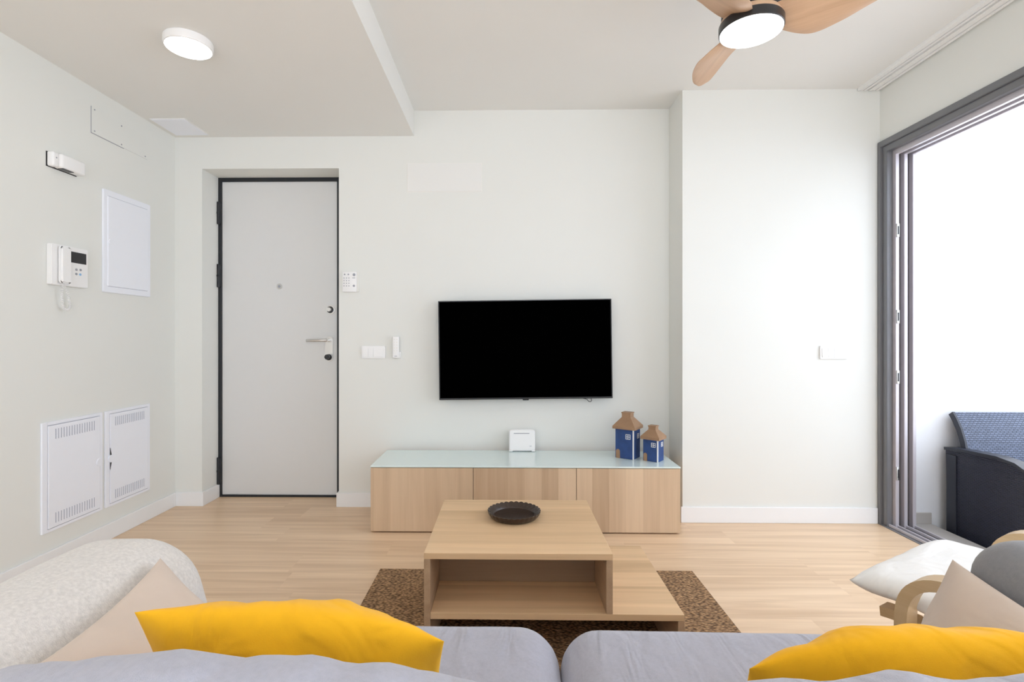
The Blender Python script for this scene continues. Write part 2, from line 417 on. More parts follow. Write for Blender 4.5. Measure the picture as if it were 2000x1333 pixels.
def skirting(name, segs, label, h=.093, th=.013):
    b = NB()
    for g in segs:
        if isinstance(g[0], tuple): prism(b, list(g), 'Z', 0, h, .0015, 2)
        else: box(b, g[0], g[1], g[2], g[3], 0, h, .0025, 2)
    return struct(name, b, WHITE, label, 'skirting board')
skirting('baseboard_left', [(XL, XL + .013, YF, YB - .0005)], 'white skirting board along the left wall')
skirting('baseboard_back', [((XL + .013, YB - .013), (-2.053, YB - .013), (-2.053, 3.63), (-2.066, 3.63), (-2.066, YB), (XL + .013, YB)), ((-.83, YB - .013), (-1.147, YB - .013), (-1.147, 3.63), (-1.134, 3.63), (-1.134, YB), (-.83, YB)), (1.006, 1.072, YB - .013, YB)], 'white skirting board along the back wall and into the door niche')
skirting('baseboard_right', [(1.072, 2.27, YP - .013, YP)], 'white skirting board along the foot of the projecting pier', h=.097)

# ------------------------------------------------------------------ entrance door
d = thing('door_1', 'flush off-white security entrance door in a black steel frame, closed', 'door', (0, 3.645, 0), kind='structure')
b = NB()
box(b, -2.068, -2.044, -.012, .06, 0, 2.295, .002); box(b, -1.212, -1.134, -.012, .06, 0, 2.295, .002)
box(b, -2.0445, -1.2115, -.0115, .06, 2.259, 2.295, .001); box(b, -2.0445, -1.2115, -.0115, .06, 0, .013, .001)
obj('door_frame', b, BLACK, d)
b = NB(); box(b, -2.0435, -1.2125, 0, .05, .0135, 2.2585, .002); obj('door_leaf', b, DOORP, d)
for z0, z1 in ((1.950, 2.110), (1.500, 1.665), (.092, .285)):
    b = NB(); cyl(b, (-2.056, -.024, z0), (-2.056, -.024, z1), .011, seg=16, bev=.002); box(b, -2.066, -2.046, -.024, 0, z0 + .01, z1 - .01, .002)
    box(b, -2.064, -2.046, -.036, -.012, z0 + (z1 - z0) * .46, z0 + (z1 - z0) * .54, .001)
    obj('hinge', b, BLACK, d, 'auto')
b = NB(); cyl(b, (-1.629, 0, 1.507), (-1.629, -.006, 1.507), .020, seg=32, bev=.002); ph = obj('peephole', b, CHROME, d, 'auto')
b = NB(); cyl(b, (-1.629, -.0055, 1.507), (-1.629, -.0075, 1.507), .010, seg=24); obj('lens', b, GREYK, ph)
b = NB(); cyl(b, (-1.262, 0, 1.340), (-1.262, -.006, 1.340), .034, seg=40, bev=.002); lk = obj('deadlock', b, CHROME, d, 'auto')
b = NB(); cyl(b, (-1.262, -.006, 1.340), (-1.262, -.010, 1.340), .024, seg=32); obj('lock_collar', b, DARK, lk)
b = NB(); cyl(b, (-1.262, -.010, 1.340), (-1.262, -.045, 1.340), .017, .014, seg=32, bev=.003); obj('turn_knob', b, CHROME, lk, 'auto')
b = NB(); prism(b, rrect(-1.300, -1.243, .968, 1.150, .0284, 8), 'Y', -.006, 0, .0015); hp = obj('handle_plate', b, CHROME, d, 'auto')
b = NB()
cyl(b, (-1.272, -.006, 1.122), (-1.272, -.05, 1.122), .012, seg=20)
tube(b, [(-1.272, -.048, 1.122), (-1.29, -.055, 1.122), (-1.33, -.057, 1.121), (-1.39, -.056, 1.120), (-1.415, -.052, 1.119)], .009, 12)
obj('door_handle', b, CHROME, hp, 'auto')
b = NB(); cyl(b, (-1.272, -.006, 1.000), (-1.272, -.012, 1.000), .022, seg=28); cyl(b, (-1.272, -.012, 1.000), (-1.272, -.05, 1.004), .016, .018, seg=28, bev=.003)
obj('lock_knob', b, DARK, hp, 'auto')

# ------------------------------------------------------------------ sliding window to the terrace
wd = thing('window_1', 'grey aluminium sliding terrace window, three tracks, standing open', 'window', (0, 0, 0), kind='structure')
YJ = 3.178
def portal_frame(b, x0, x1, near, far, top, wv, wh, bev=.002):
    """one U-shaped frame: far upright, head, near upright"""
    prism(b, [(far, 0), (far, top), (near, top), (near, 0), (near + wv, 0), (near + wv, top - wh), (far - wv, top - wh), (far - wv, 0)], 'X', x0, x1, bev)
    return b
obj('casing', portal_frame(NB(), XR - .018, XR + .028, WY0, YJ, 2.335, .030, .037, .003), ALU, wd)
obj('inner_frame', portal_frame(NB(), XR - .006, XR + .028, WY0 + .0305, YJ - .0305, 2.2975, .034, .035), ALU, wd)
for i, x in enumerate((XR + .0285, XR + .079, XR + .1295)):
    obj('track_fin', portal_frame(NB(), x, x + .020, WY0 + .001, YJ - .001, 2.330, .088, .095, .0015), ALU_LIT, wd)
    if i < 3:
        obj('track_channel', portal_frame(NB(), x + .0205, min(x + .050, XRO), WY0 + .001, YJ - .001, 2.330, .058, .060, .001), ALU3, wd)
b = NB(); box(b, XR - .018, XRO, WY0, YJ, -.05, .004, .001); obj('sill', b, ALU, wd)
for x in (XR + .004, XR + .040, XR + .090, XR + .140):
    b = NB(); box(b, x, x + .010, WY0, YJ - .03, .004, .020, .002); obj('rail', b, ALU_LIT, wd)
for z0, z1 in ((1.74, 1.82), (1.225, 1.305), (.865, .945), (.29, .37)):
    b = NB(); box(b, XR + .030, XR + .046, YJ - .097, YJ - .085, z0, z1, .003); sk = obj('latch_keeper', b, CHROME, wd, 'auto')
    b = NB(); box(b, XR + .034, XR + .042, YJ - .0985, YJ - .0965, z0 + .015, z1 - .015, .0005); obj('keeper_slot', b, DARK, sk)

# ------------------------------------------------------------------ terrace
b = NB(); box(b, XRO, 6.5, -3, 3.9, -.30, -.12)
struct('floor_terrace', b, TILE, 'terrace floor in grey beige stone tile', 'floor')
b = NB(); box(b, XRO, 2.612, -3, 3.2, -.12, -.006, .003)
struct('trim_1', b, TILE, 'pale stone threshold outside the sliding window', 'threshold')
b = NB(); box(b, XRO, 6.5, 3.2, 3.79, -.12, 3.6)
box(b, XRO, 6.5, -.55, -.35, -.12, 3.6)  # unseen near wall, added to keep sky light off the pier
struct('wall_terrace', b, EXTW, 'bright white rendered terrace wall, with an added unseen near wall that blocks sky', 'wall')
b = NB(); box(b, XRO, 2.612, 3.188, 3.2, -.006, .062, .002); box(b, 2.612, 6.5, 3.188, 3.2, -.12, -.055, .002)
struct('baseboard_terrace', b, TILE, 'stone skirting at the foot of the terrace wall', 'skirting board')

# outdoor rattan sofa
so = thing('outdoor_sofa', 'dark navy woven resin sofa on the terrace, seen through the open window', 'outdoor sofa', (2.66, 0, -.12))
def arm_prof():
    pts = [(3.135, 0), (3.150, .585), (3.10, .592), (2.95, .600), (2.82, .604), (2.72, .592), (2.64, .555), (2.57, .48), (2.52, .38), (2.49, .25), (2.47, 0)]
    return pts
for sx in (0.0, 1.22):
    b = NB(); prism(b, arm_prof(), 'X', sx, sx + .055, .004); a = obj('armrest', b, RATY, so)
    b = NB()
    path = arm_prof()[1:]
    pp = [(y, z + .004) for y, z in path]
    strip(b, pp, sx - .008, sx + .063, .016); obj('arm_rim', b, SPINE, a, 'auto')
    b = NB(); box(b, sx - .006, sx, 3.07, 3.135, .0, .56, .002); box(b, sx - .006, sx, 2.49, 3.07, .0, .06, .002); obj('arm_border', b, SPINE, a)
bk = [(3.165, .80), (3.14, .765), (3.11, .71), (3.085, .64), (3.068, .56), (3.055, .46), (3.045, .34)]
b = NB(); strip(b, bk, .058, 1.217, .022); bb = obj('backrest', b, RAT_SKYLIT, so, 'auto')
b = NB(); strip(b, bk, .045, .058, .034); obj('back_rim', b, SPINE, bb, 'auto')
b = NB(); box(b, .058, 1.217, 2.50, 3.04, .0, .33, .01); obj('seat_base', b, RAT_SKYLIT, so)
b = NB(); soft_box(b, .07, 1.20, 2.51, 3.02, .332, .42, .03, puff=(0, 0, .01), n=12); obj('seat_cushion', b, fabric('terrace_cushion_grey', (.45, .47, .52)), so, True)

# ------------------------------------------------------------------ ceiling lamp, fan, curtain rail, ceiling hatch
t = thing('ceiling_lamp', 'round flat white ceiling lamp on the lowered ceiling, switched on', 'ceiling lamp', (-1.455, 2.318, ZS))
b = NB(); lathe(b, [(.098, 0), (.101, -.004), (.101, -.030), (.099, -.036), (.094, -.038), (.094, -.030)], 64); obj('housing', b, PLAST, t, 'auto')
b = NB(); lathe(b, [(.0935, -.028), (.0935, -.0385), (.088, -.0395)], 64); obj('diffuser', b, GLOW, t, 'auto')

t = thing('ceiling_fan', 'ceiling fan with three curved wooden blades and a round light', 'ceiling fan', (.957, 2.022, ZC))
dz = -ZC
b = NB(); lathe(b, [(.075, 0), (.075, -.03), (.03, -.055)], 40); obj('canopy', b, BLACK, t, 'auto')
b = NB(); cyl(b, (0, 0, -.05), (0, 0, -.19), .013, seg=20); obj('rod', b, BLACK, t, 'auto')
b = NB(); lathe(b, [(.03, -.185), (.098, -.20), (.108, -.22), (.108, 2.398 + dz), (.100, 2.393 + dz)], 56); obj('motor_housing', b, BLACK, t, 'auto')
b = NB(); lathe(b, [(.098, 2.405 + dz), (.106, 2.398 + dz), (.112, 2.386 + dz), (.112, 2.377 + dz), (.105, 2.375 + dz)], 56); obj('blade_hub', b, BLADEW, t, 'auto')
b = NB(); lathe(b, [(.115, 2.376 + dz), (.1175, 2.372 + dz), (.1175, 2.342 + dz), (.1155, 2.3395 + dz), (.1135, 2.3395 + dz), (.1135, 2.35 + dz)], 64); obj('light_ring', b, DARK, t, 'auto')
b = NB(); lathe(b, [(.113, 2.352 + dz), (.113, 2.338 + dz), (.108, 2.3365 + dz)], 64); obj('light_diffuser', b, GLOWF, t, 'auto')
def interp(tab, s):
    for (a, va), (c, vc) in zip(tab, tab[1:]):
        if s <= c:
            i = tab.index((a, va)); p0 = tab[max(0, i - 1)]; p3 = tab[min(len(tab) - 1, i + 2)]
            k = (s - a) / (c - a); h = c - a
            m0 = (vc - p0[1]) / (c - p0[0]) * h; m1 = (p3[1] - va) / (p3[0] - a) * h
            return (2*k**3 - 3*k*k + 1) * va + (k**3 - 2*k*k + k) * m0 + (3*k*k - 2*k**3) * vc + (k**3 - k*k) * m1
    return tab[-1][1]
Ledge = [(.07, -.055), (.10, -.075), (.15, -.105), (.21, -.125), (.28, -.118), (.36, -.098), (.44, -.070), (.49, -.045), (.515, -.018)]
Redge = [(.07, .050), (.12, .055), (.18, .050), (.25, .040), (.35, .036), (.44, .032), (.49, .026), (.515, .010)]
Lz = [(.07, 2.372), (.12, 2.352), (.20, 2.337), (.30, 2.350), (.40, 2.372), (.515, 2.384)]
Rz = [(.07, 2.392), (.15, 2.398), (.30, 2.402), (.515, 2.390)]
def blade_bm():
    b = NB(); NS, NT = 40, 10; top = []; bot = []
    for i in range(NS + 1):
        r = .07 + .445 * i / NS; xl, xr, zl, zr = interp(Ledge, r), interp(Redge, r), interp(Lz, r), interp(Rz, r)
        rt, rb = [], []
        for j in range(NT + 1):
            k = j / NT; x = xl + (xr - xl) * k; e = .5 - .5 * math.cos(math.pi * k)
            z = zl + (zr - zl) * (e * .6 + k * .4) + dz; th = .0045 * (1 - abs(2 * k - 1) ** 4) + .0015
            rt.append(b.verts.new((x, r, z + th))); rb.append(b.verts.new((x, r, z - th)))
        top.append(rt); bot.append(rb)
    for i in range(NS):
        for j in range(NT):
            b.faces.new((top[i][j], top[i][j + 1], top[i + 1][j + 1], top[i + 1][j])); b.faces.new((bot[i][j], bot[i + 1][j], bot[i + 1][j + 1], bot[i][j + 1]))
        b.faces.new((top[i][0], top[i + 1][0], bot[i + 1][0], bot[i][0])); b.faces.new((top[i][NT], bot[i][NT], bot[i + 1][NT], top[i + 1][NT]))
    for e in (0, NS):
        for j in range(NT): b.faces.new((top[e][j], bot[e][j], bot[e][j + 1], top[e][j + 1]))
    return b
for a in (0, -120, 120):
    bl = obj('blade', blade_bm(), BLADEW, t, 'auto'); bl.rotation_euler = (0, 0, R(a))

t = thing('curtain_rail', 'white double curtain rail on the ceiling along the window wall', 'curtain rail', (0, 0, ZC))
for x0, x1 in ((2.150, 2.200), (2.215, 2.275)):
    b = NB(); n = YF + .1
    w4 = (x1 - x0 - .008) / 3
    for q in range(3): box(b, x0 + q * (w4 + .004), x0 + q * (w4 + .004) + w4, n, 3.172, -.018 if q != 1 else -.015, -.004, .001)
    box(b, x0, x1, n, 3.172, -.005, 0)
    obj('rail', b, TRACKW, t)
t = thing('ceiling_hatch', 'flat white access hatch set in the lowered ceiling by the left corner', 'access panel', (-2.105, 3.268, ZS))
b = NB(); box(b, -.112, .112, -.13, .13, -.004, 0, .001); obj('frame', b, WHITE, t)
b = NB(); box(b, -.104, .104, -.122, .122, -.006, -.002, .001); obj('cover', b, LACQ, t)

# ------------------------------------------------------------------ wall items (local: x right, z up, -y out of the wall)
def on_left(name, label, cat, y, z, **k): return thing(name, label, cat, (XL, y, z), (0, 0, R(90)), **k)
def on_back(name, label, cat, x, z, **k): return thing(name, label, cat, (x, YB, z), **k)

t = on_left('wall_hatch', 'painted-over junction cover high on the left wall, held by small screws', 'access panel', 2.951, 2.325)
b = NB(); box(b, -.215, .215, -.003, 0, -.072, .072, .001); obj('cover', b, WALL, t)
for x, z in ((-.195, .058), (0, .05), (-.195, -.058), (.195, -.058), (0, -.058)):
    b = NB(); cyl(b, (x, -.003, z), (x, -.005, z), .004, seg=12); obj('screw', b, GREYK, t)
b = NB(); box(b, -.216, .02, -.0025, 0, -.0755, -.0725); box(b, -.2175, -.2155, -.0025, 0, -.0755, .07); obj('gap', b, GREYK, t)
t = on_back('wall_hatch', 'painted rectangular cover plate on the back wall above and left of the television', 'access panel', -.420, 2.219)
b = NB(); box(b, -.250, .250, -.004, 0, -.094, .094, .0015); obj('cover', b, CEIL, t)
b = NB(); box(b, -.2530, .2530, -.0015, 0, -.0970, .0970); obj('gap', b, PLAST2, t)

t = on_left('alarm_detector', 'white wedge-shaped alarm detector on the left wall above the intercom', 'motion detector', 2.555, 2.018)
b = NB(); box(b, -.090, -.055, -.036, -.0015, -.036, .036, .008, 3); box(b, -.056, .090, -.050, -.0015, -.036, .036, .012, 4); obj('cover', b, PLAST, t, 'auto')
b = NB(); box(b, -.0910, .086, -.0015, 0, -.0375, .036); obj('back_plate', b, DARK, t)
b = NB(); box(b, -.045, .02, -.045, -.018, -.0375, -.0355); obj('lens_window', b, DARK, t)
b = NB(); cyl(b, (-.072, -.035, .008), (-.072, -.0375, .008), .0035, seg=12); obj('indicator', b, GREYK, t)

t = on_left('breaker_panel', 'tall white flush electrical panel door on the left wall', 'electrical panel', 2.995, 1.683)
b = NB(); prism(b, rrect(-.187, .187, -.288, .288, .006, 3), 'Y', -.012, 0, .002); fr = obj('frame', b, LACQ, t, 'auto')
b = NB(); box(b, -.160, .160, -.016, -.010, -.252, .252, .002); dr = obj('door', b, LACQ, t)
b = NB(); box(b, -.152, -.120, -.0175, -.0155, -.012, .012, .0005); cyl(b, (-.143, -.016, 0), (-.143, -.019, 0), .012, seg=20); obj('latch', b, LACQ, dr, 'auto')
for zg in (.2528, -.2545):
    b = NB(); box(b, -.158, .158, -.0125, -.0115, zg, zg + .0017); obj('gap', b, SLOT, t)

t = on_left('intercom', 'white video door intercom with handset and coiled cord on the left wall', 'intercom', 2.578, 1.503)
b = NB(); prism(b, rrect(-.112, .108, -.101, .101, .006, 3), 'Y', -.026, 0, .003); obj('base', b, PLAST, t, 'auto')
b = NB(); prism(b, rrect(-.082, -.022, -.092, .092, .014, 5), 'Y', -.052, -.028, .007, 3); obj('handset', b, PLAST, t, 'auto')
b = NB(); box(b, .000, .094, -.0275, -.0255, .022, .078, .0005); obj('screen', b, DARK, t)
for x, z, m in ((.032, -.012, GREYK), (.058, -.010, GREYK), (.032, -.034, GREYK), (.056, -.034, BLUEK)):
    b = NB(); cyl(b, (x, -.026, z), (x, -.0285, z), .006, seg=14); obj('button', b, m, t, 'auto')
b = NB(); pts = []
N_ = 420
ctrl = [(-.060, -.036, -.092), (-.064, -.036, -.150), (-.055, -.034, -.205), (-.030, -.030, -.222), (-.010, -.028, -.205), (-.012, -.026, -.160), (-.030, -.022, -.098)]
def cr(P, t):
    n = len(P) - 1; s = min(int(t * n), n - 1); u = t * n - s
    p = [Vector(P[max(0, min(n, s + k))]) for k in (-1, 0, 1, 2)]
    return .5 * ((2 * p[1]) + (p[2] - p[0]) * u + (2 * p[0] - 5 * p[1] + 4 * p[2] - p[3]) * u * u + (3 * p[1] - p[0] - 3 * p[2] + p[3]) * u ** 3)
for i in range(N_ + 1):
    tt = i / N_; p = cr(ctrl, tt); dd = (cr(ctrl, min(1, tt + .01)) - cr(ctrl, max(0, tt - .01))).normalized(); yv = Vector((0, 1, 0)); n1 = dd.cross(yv).normalized()
    a = tt * 2 * math.pi * 38; amp = .0052 * min(1, tt * 12, (1 - tt) * 12)
    pts.append(p + n1 * amp * math.cos(a) + yv * amp * math.sin(a))
tube(b, pts, .0016, 5); obj('coiled_cord', b, PLAST, t, True)

def vent_cabinet(name, label, y, z, w, h, latch_side):
    t = on_left(name, label, 'service cabinet', y, z, group='vented service cabinets low on the left wall')
    b = NB()
    f = .030
    box(b, -w / 2, -w / 2 + f, -.010, 0, -h / 2, h / 2, .002); box(b, w / 2 - f * .6, w / 2, -.010, 0, -h / 2, h / 2, .002)
    box(b, -w / 2 + f, w / 2 - f * .6, -.010, 0, h / 2 - .016, h / 2, .001); box(b, -w / 2 + f, w / 2 - f * .6, -.010, 0, -h / 2, -h / 2 + .014, .001); obj('frame', b, LACQ, t)
    b = NB(); box(b, -w / 2 + f + .0025, w / 2 - f * .6 - .0025, -.012, -.003, -h / 2 + .0165, h / 2 - .0185, .002); dr = obj('door', b, LACQ, t)
    b = NB(); box(b, -w / 2 + f - .002, w / 2 - f * .6 + .002, -.0028, -.0005, -h / 2 + .012, h / 2 - .014); obj('back_panel', b, SLOT, t)
    cx = (f - f * .6) / 2
    for z0 in (h / 2 - .088, -h / 2 + .036):
        b = NB()
        for k in range(16):
            x = cx - w * .32 + w * .64 * k / 15
            box(b, x - .0018, x + .0018, -.0130, -.0110, z0, z0 + .050)
        obj('vent_slots', b, SLOT, dr)
    b = NB(); lx = (w / 2 - f * .6 - .008) if latch_side > 0 else (-w / 2 + f + .008)
    cyl(b, (lx, -.010, .0), (lx, -.015, .0), .022, .021, seg=28, bev=.0015); obj('latch', b, LACQ, dr, 'auto')
    if latch_side < 0:
        b = NB()
        prism(b, [(lx - .0075, .012), (lx + .004, .012), (lx - .0075, .062)], 'Y', -.0135, -.0115); prism(b, [(lx - .0075, -.012), (lx - .0075, -.062), (lx + .004, -.012)], 'Y', -.0135, -.0115)
        obj('finger_recess', b, DARK, dr)
vent_cabinet('service_cabinet', 'white vented cabinet door low on the left wall, nearer to the sofa, larger one', 2.6185, .456, .371, .540, 1)
vent_cabinet('service_cabinet', 'white vented cabinet low on the left wall, nearer the entrance, with dark finger recess', 3.002, .456, .356, .540, -1)

t = on_back('alarm_keypad', 'white alarm keypad with rows of grey keys beside the entrance door', 'keypad', -1.048, 1.515)
b = NB(); box(b, -.055, .040, -.024, 0, -.067, .067, .003); obj('body', b, PLAST, t, 'auto')
b = NB()
for k in range(18): box(b, .0415, .050, -.016, -.004, -.062 + k * .007, -.0595 + k * .007)
box(b, .039, .052, -.014, 0, -.066, .066, .002); obj('side_grille', b, PLAST2, t)
for r_ in range(4):
    for c_ in range(3):
        b = NB(); box(b, -.047 + c_ * .0165, -.040 + c_ * .0165, -.0255, -.0235, .022 - r_ * .0175, .028 - r_ * .0175, .001); obj('key', b, GREYK, t)
for x, z, rr in ((-.039, .049, .0052), (-.014, .049, .0052), (.024, .047, .0095), (.023, -.027, .0075)):
    b = NB(); cyl(b, (x, -.0235, z), (x, -.026, z), rr, seg=20); obj('round_button', b, GREYK, t, 'auto')
b = NB(); box(b, .012, .032, -.0255, -.0235, .024, .028); obj('display_strip', b, GREYK, t)

def rocker_switch(name, label, x, y, z, w, h, n, m):
    t = thing(name, label, 'light switch', (x, y, z))
    b = NB(); prism(b, rrect(-w / 2, w / 2, -h / 2, h / 2, .006, 4), 'Y', -.010, 0, .002); obj('plate', b, m, t, 'auto')
    iw = (w - .022); x0 = -w / 2 + .011
    for k, (a, c_) in enumerate(n):
        b = NB(); xa, xb = x0 + iw * a + .0006, x0 + iw * c_ - .0006; zt = h / 2 - .012
        prism(b, [(-.010, -zt), (-.0155, -zt), (-.0125, zt), (-.010, zt)], 'X', xa, xb, .0006); obj('rocker', b, m, t)
    return t
rocker_switch('light_switch', 'white triple light switch plate right of the door, beside the remote', -.897, YB, 1.042, .160, .083, ((0, .25), (.25, .5), (.5, 1)), PLAST)
rocker_switch('light_switch', 'white triple light switch plate alone on the right pier', 2.005, YP, 1.049, .168, .080, ((0, .25), (.25, .5), (.5, 1)), PLAST)

t = on_back('remote_control', 'slim white remote control hanging in its wall holder beside the light switch', 'remote control', -.741, 1.074)
b = NB(); box(b, -.024, .028, -.014, 0, -.074, -.030, .004); obj('holder', b, PLAST, t, 'auto')
b = NB(); box(b, -.024, .020, -.030, -.014, -.070, .074, .005, 3); rc = obj('body', b, PLAST, t, 'auto')
for r_ in range(5):
    for c_ in range(2):
        b = NB(); box(b, -.015 + c_ * .018, -.007 + c_ * .018, -.0315, -.0295, .052 - r_ * .019, .058 - r_ * .019, .001); obj('button', b, PLAST2, rc)
b = NB(); box(b, -.010, .008, -.0312, -.0298, -.060, -.056); obj('logo_mark', b, GREYK, rc)

# ------------------------------------------------------------------ television
t = thing('television', 'large black flat-screen television mounted on the back wall above the bench', 'television', (.120, 3.36, 1.062), (0, R(-.75), 0))
b = NB(); box(b, -.569, .569, 0, .035, -.326, .326, .003); obj('casing', b, BEZEL, t)
b = NB(); box(b, -.562, .562, -.002, .001, -.314, .320, .0005); obj('screen', b, SCREEN, t)
b = NB(); box(b, -.30, .30, .035, .052, -.22, .22, .005); obj('back_box', b, DARK, t)
b = NB(); box(b, -.02, .02, -.002, .008, -.333, -.325, .002); obj('sensor_tab', b, DARK, t)
b = NB(); box(b, -.15, .15, .052, .08, -.12, .12); obj('wall_bracket', b, DARK, t)
b = NB(); pts = [(.375, .02, -.326), (.40, .015, -.332), (.412, .012, -.345), (.424, .010, -.348), (.432, .012, -.340), (.428, .015, -.326)]
tube(b, [cr(pts, i / 30) for i in range(31)], .0022, 8); obj('cable', b, DARK, t, True)

# ------------------------------------------------------------------ tv bench
t = thing('tv_bench', 'low oak-look television bench with three doors and a pale blue glass top', 'tv bench', (.104, 2.98, 0))
b = NB(); box(b, -.900, .900, .022, .42, .004, .380, .001); obj('body', b, BENCHW, t)
off = (0.0, 3.13, 7.77)
for k, (x0, x1) in enumerate(((-.900, -.3015), (-.2985, .2985), (.3015, .900))):
    b = NB(); box(b, x0, x1, 0, .020, .008, .379, .001); o = obj('door', b, BENCHW, t)
b = NB(); box(b, -.902, .902, -.002, .42, .382, .391, .002); obj('glass_top', b, GLASSW, t)
b = NB(); box(b, -.899, .899, .0205, .0218, .01, .378); obj('door_gap', b, DARK, t)

t = thing('wifi_router', 'small white upright router at the back of the bench under the television', 'router', (.100, 3.375, .3915), (R(-6), 0, 0))
b = NB(); prism(b, rrect(-.086, .086, .004, .142, .016, 6), 'Y', -.020, .020, .006, 3); obj('body', b, PLAST, t, 'auto')
b = NB(); box(b, -.054, .048, -.0215, -.0195, .115, .120, .0008); obj('status_slot', b, GREYK, t)
b = NB(); box(b, .048, .062, -.0212, -.0198, .034, .037); obj('logo_mark', b, SLOT, t)
for xf in (-.085, .062):
    b = NB(); box(b, xf, xf + .023, -.026, .035, .0, .010, .003); obj('foot', b, PLAST, t, 'auto')

# wooden houses
def house(label, x, y, rz, w, dpt, h, rh, scale):
    t = thing('wooden_house', label, 'decorative house', (x, y, .3915), (0, 0, R(rz)), group='blue wooden lantern houses on the bench')
    b = NB(); box(b, -w / 2, w / 2, -dpt / 2, dpt / 2, 0, h, .0015); obj('body', b, BLUEP, t)
    b = NB(); o = .014 * scale
    e = [(w / 2 + o, dpt / 2 + o, h - .008), (w / 2 + o, dpt / 2 + o, h + .008), (w * .24, dpt * .24, h + rh * .68), (w * .24, dpt * .24, h + rh)]
    rings = [[b.verts.new((sx * a, sy * c, z)) for sx, sy in ((1, 1), (-1, 1), (-1, -1), (1, -1))] for a, c, z in e]
    for i in range(3):
        for k in range(4): b.faces.new((rings[i][k], rings[i][(k + 1) % 4], rings[i + 1][(k + 1) % 4], rings[i + 1][k]))
    b.faces.new(rings[0][::-1]); b.faces.new(rings[-1])
    rf = obj('roof', b, ROOFW, t)
    b = NB(); q = .24 * w + .003; box(b, -q, q, -q * dpt / w, q * dpt / w, h + rh - .006, h + rh + .001, .001); obj('chimney_cap', b, ROOFW, rf)
    b = NB(); box(b, w / 2 - .006, w / 2 + .001, -dpt / 2 - .001, -dpt / 2 + .005, .0, h - .004); obj('corner_stripe', b, WHITEP, t)
    def win(cx, cz, s, side):
        b = NB(); g = .0035
        u = s / 2
        bars = [(-u, -u + g, -u, u), (u - g, u, -u, u), (-u, u, -u, -u + g), (-u, u, u - g, u), (-g / 2, g / 2, -u, u), (-u, u, -g / 2, g / 2)]
        for a0, a1, c0, c1 in bars:
            if side == 'f': box(b, cx + a0, cx + a1, -dpt / 2 - .0015, -dpt / 2 + .001, cz + c0, cz + c1)
            else: box(b, w / 2 - .001, w / 2 + .0015, cx + a0, cx + a1, cz + c0, cz + c1)
        return obj('painted_window', b, WHITEP, t)
    win(w * .20, h * .72, .031 * scale, 'f'); win(dpt * .18, h * .72, .031 * scale, 's')
    pts = [(-w * .46, 0), (-w * .46 + .026 * scale, 0)] + [(-w * .46 + .013 * scale + .013 * scale * math.cos(a), .042 * scale + .013 * scale * math.sin(a)) for a in [math.pi * k / 8 for k in range(9)]]
    b = NB(); prism(b, pts, 'Y', -dpt / 2 - .0015, -dpt / 2 + .001); obj('painted_door', b, ROOFW, t)
    return t
house('taller blue wooden house with brown hipped roof at right end of the bench', .758, 3.222, -35, .118, .110, .190, .092, 1.0)
house('smaller blue wooden house with brown roof, in front of the taller one', .895, 3.142, -39, .094, .088, .140, .072, .88)

# ------------------------------------------------------------------ coffee table, bowl, rug
t = thing('coffee_table', 'two-level oak coffee table with open shelf standing on the brown rug', 'coffee table', (0, 0, 0.008))
X0, X1, X2, Y0, Y1, TT = -.285, .362, .606, 1.755, 2.335, .022
b = NB(); box(b, X0, X1, Y0, Y1, .392 - TT, .392, .0012); obj('tabletop', b, TABW, t)
b = NB(); box(b, X0, X0 + TT, Y0, Y1, .0, .392 - TT - .0005, .001); obj('side_panel', b, TABV_SHADE, t)
b = NB(); box(b, X1 - TT, X1, Y0, Y1, .1865, .392 - TT - .0005, .001); obj('side_panel', b, TABV_SHADE, t)
b = NB(); box(b, X0 + TT + .0005, X2, Y0, Y1, .164, .186, .0012); obj('shelf', b, TABW, t)
b = NB(); box(b, X2 - TT, X2, Y0, Y1, 0, .1635, .001); obj('side_panel', b, TABV_SHADE, t)
b = NB(); box(b, X0 + TT + .0005, X1 - TT - .0005, 1.985, 2.005, .1865, .3695, .001); obj('back_panel', b, TAB_SHADE, t)
b = NB(); box(b, X0 + TT + .0005, X2 - TT - .0005, 2.20, 2.22, .002, .1635, .001); obj('plinth_panel', b, TAB_SHADE, t)

b = NB()
def scal(r, z, a):
    if z > .012: r = r * (1 + .028 * abs(math.cos(a * 15)) ); z += .0035 * abs(math.cos(a * 15))
    return r, z
lathe(b, [(.001, .0), (.084, 0), (.095, .004), (.104, .015), (.107, .026), (.104, .027), (.098, .020), (.086, .016), (.083, .009), (.001, .009)], 180, scal)
o = obj('wooden_bowl', b, BROWN, None, 'auto', angle=60); o.location = (.030, 2.113, .4003)
tag(o, 'dark brown carved wooden bowl with scalloped rim on the coffee table', 'bowl')

b = NB(); box(b, -.62, .90, 1.25, 2.50, 0.0005, .008, .002)
o = obj('rug', b, SISAL); tag(o, 'rectangular brown woven sisal rug under the coffee table', 'rug')

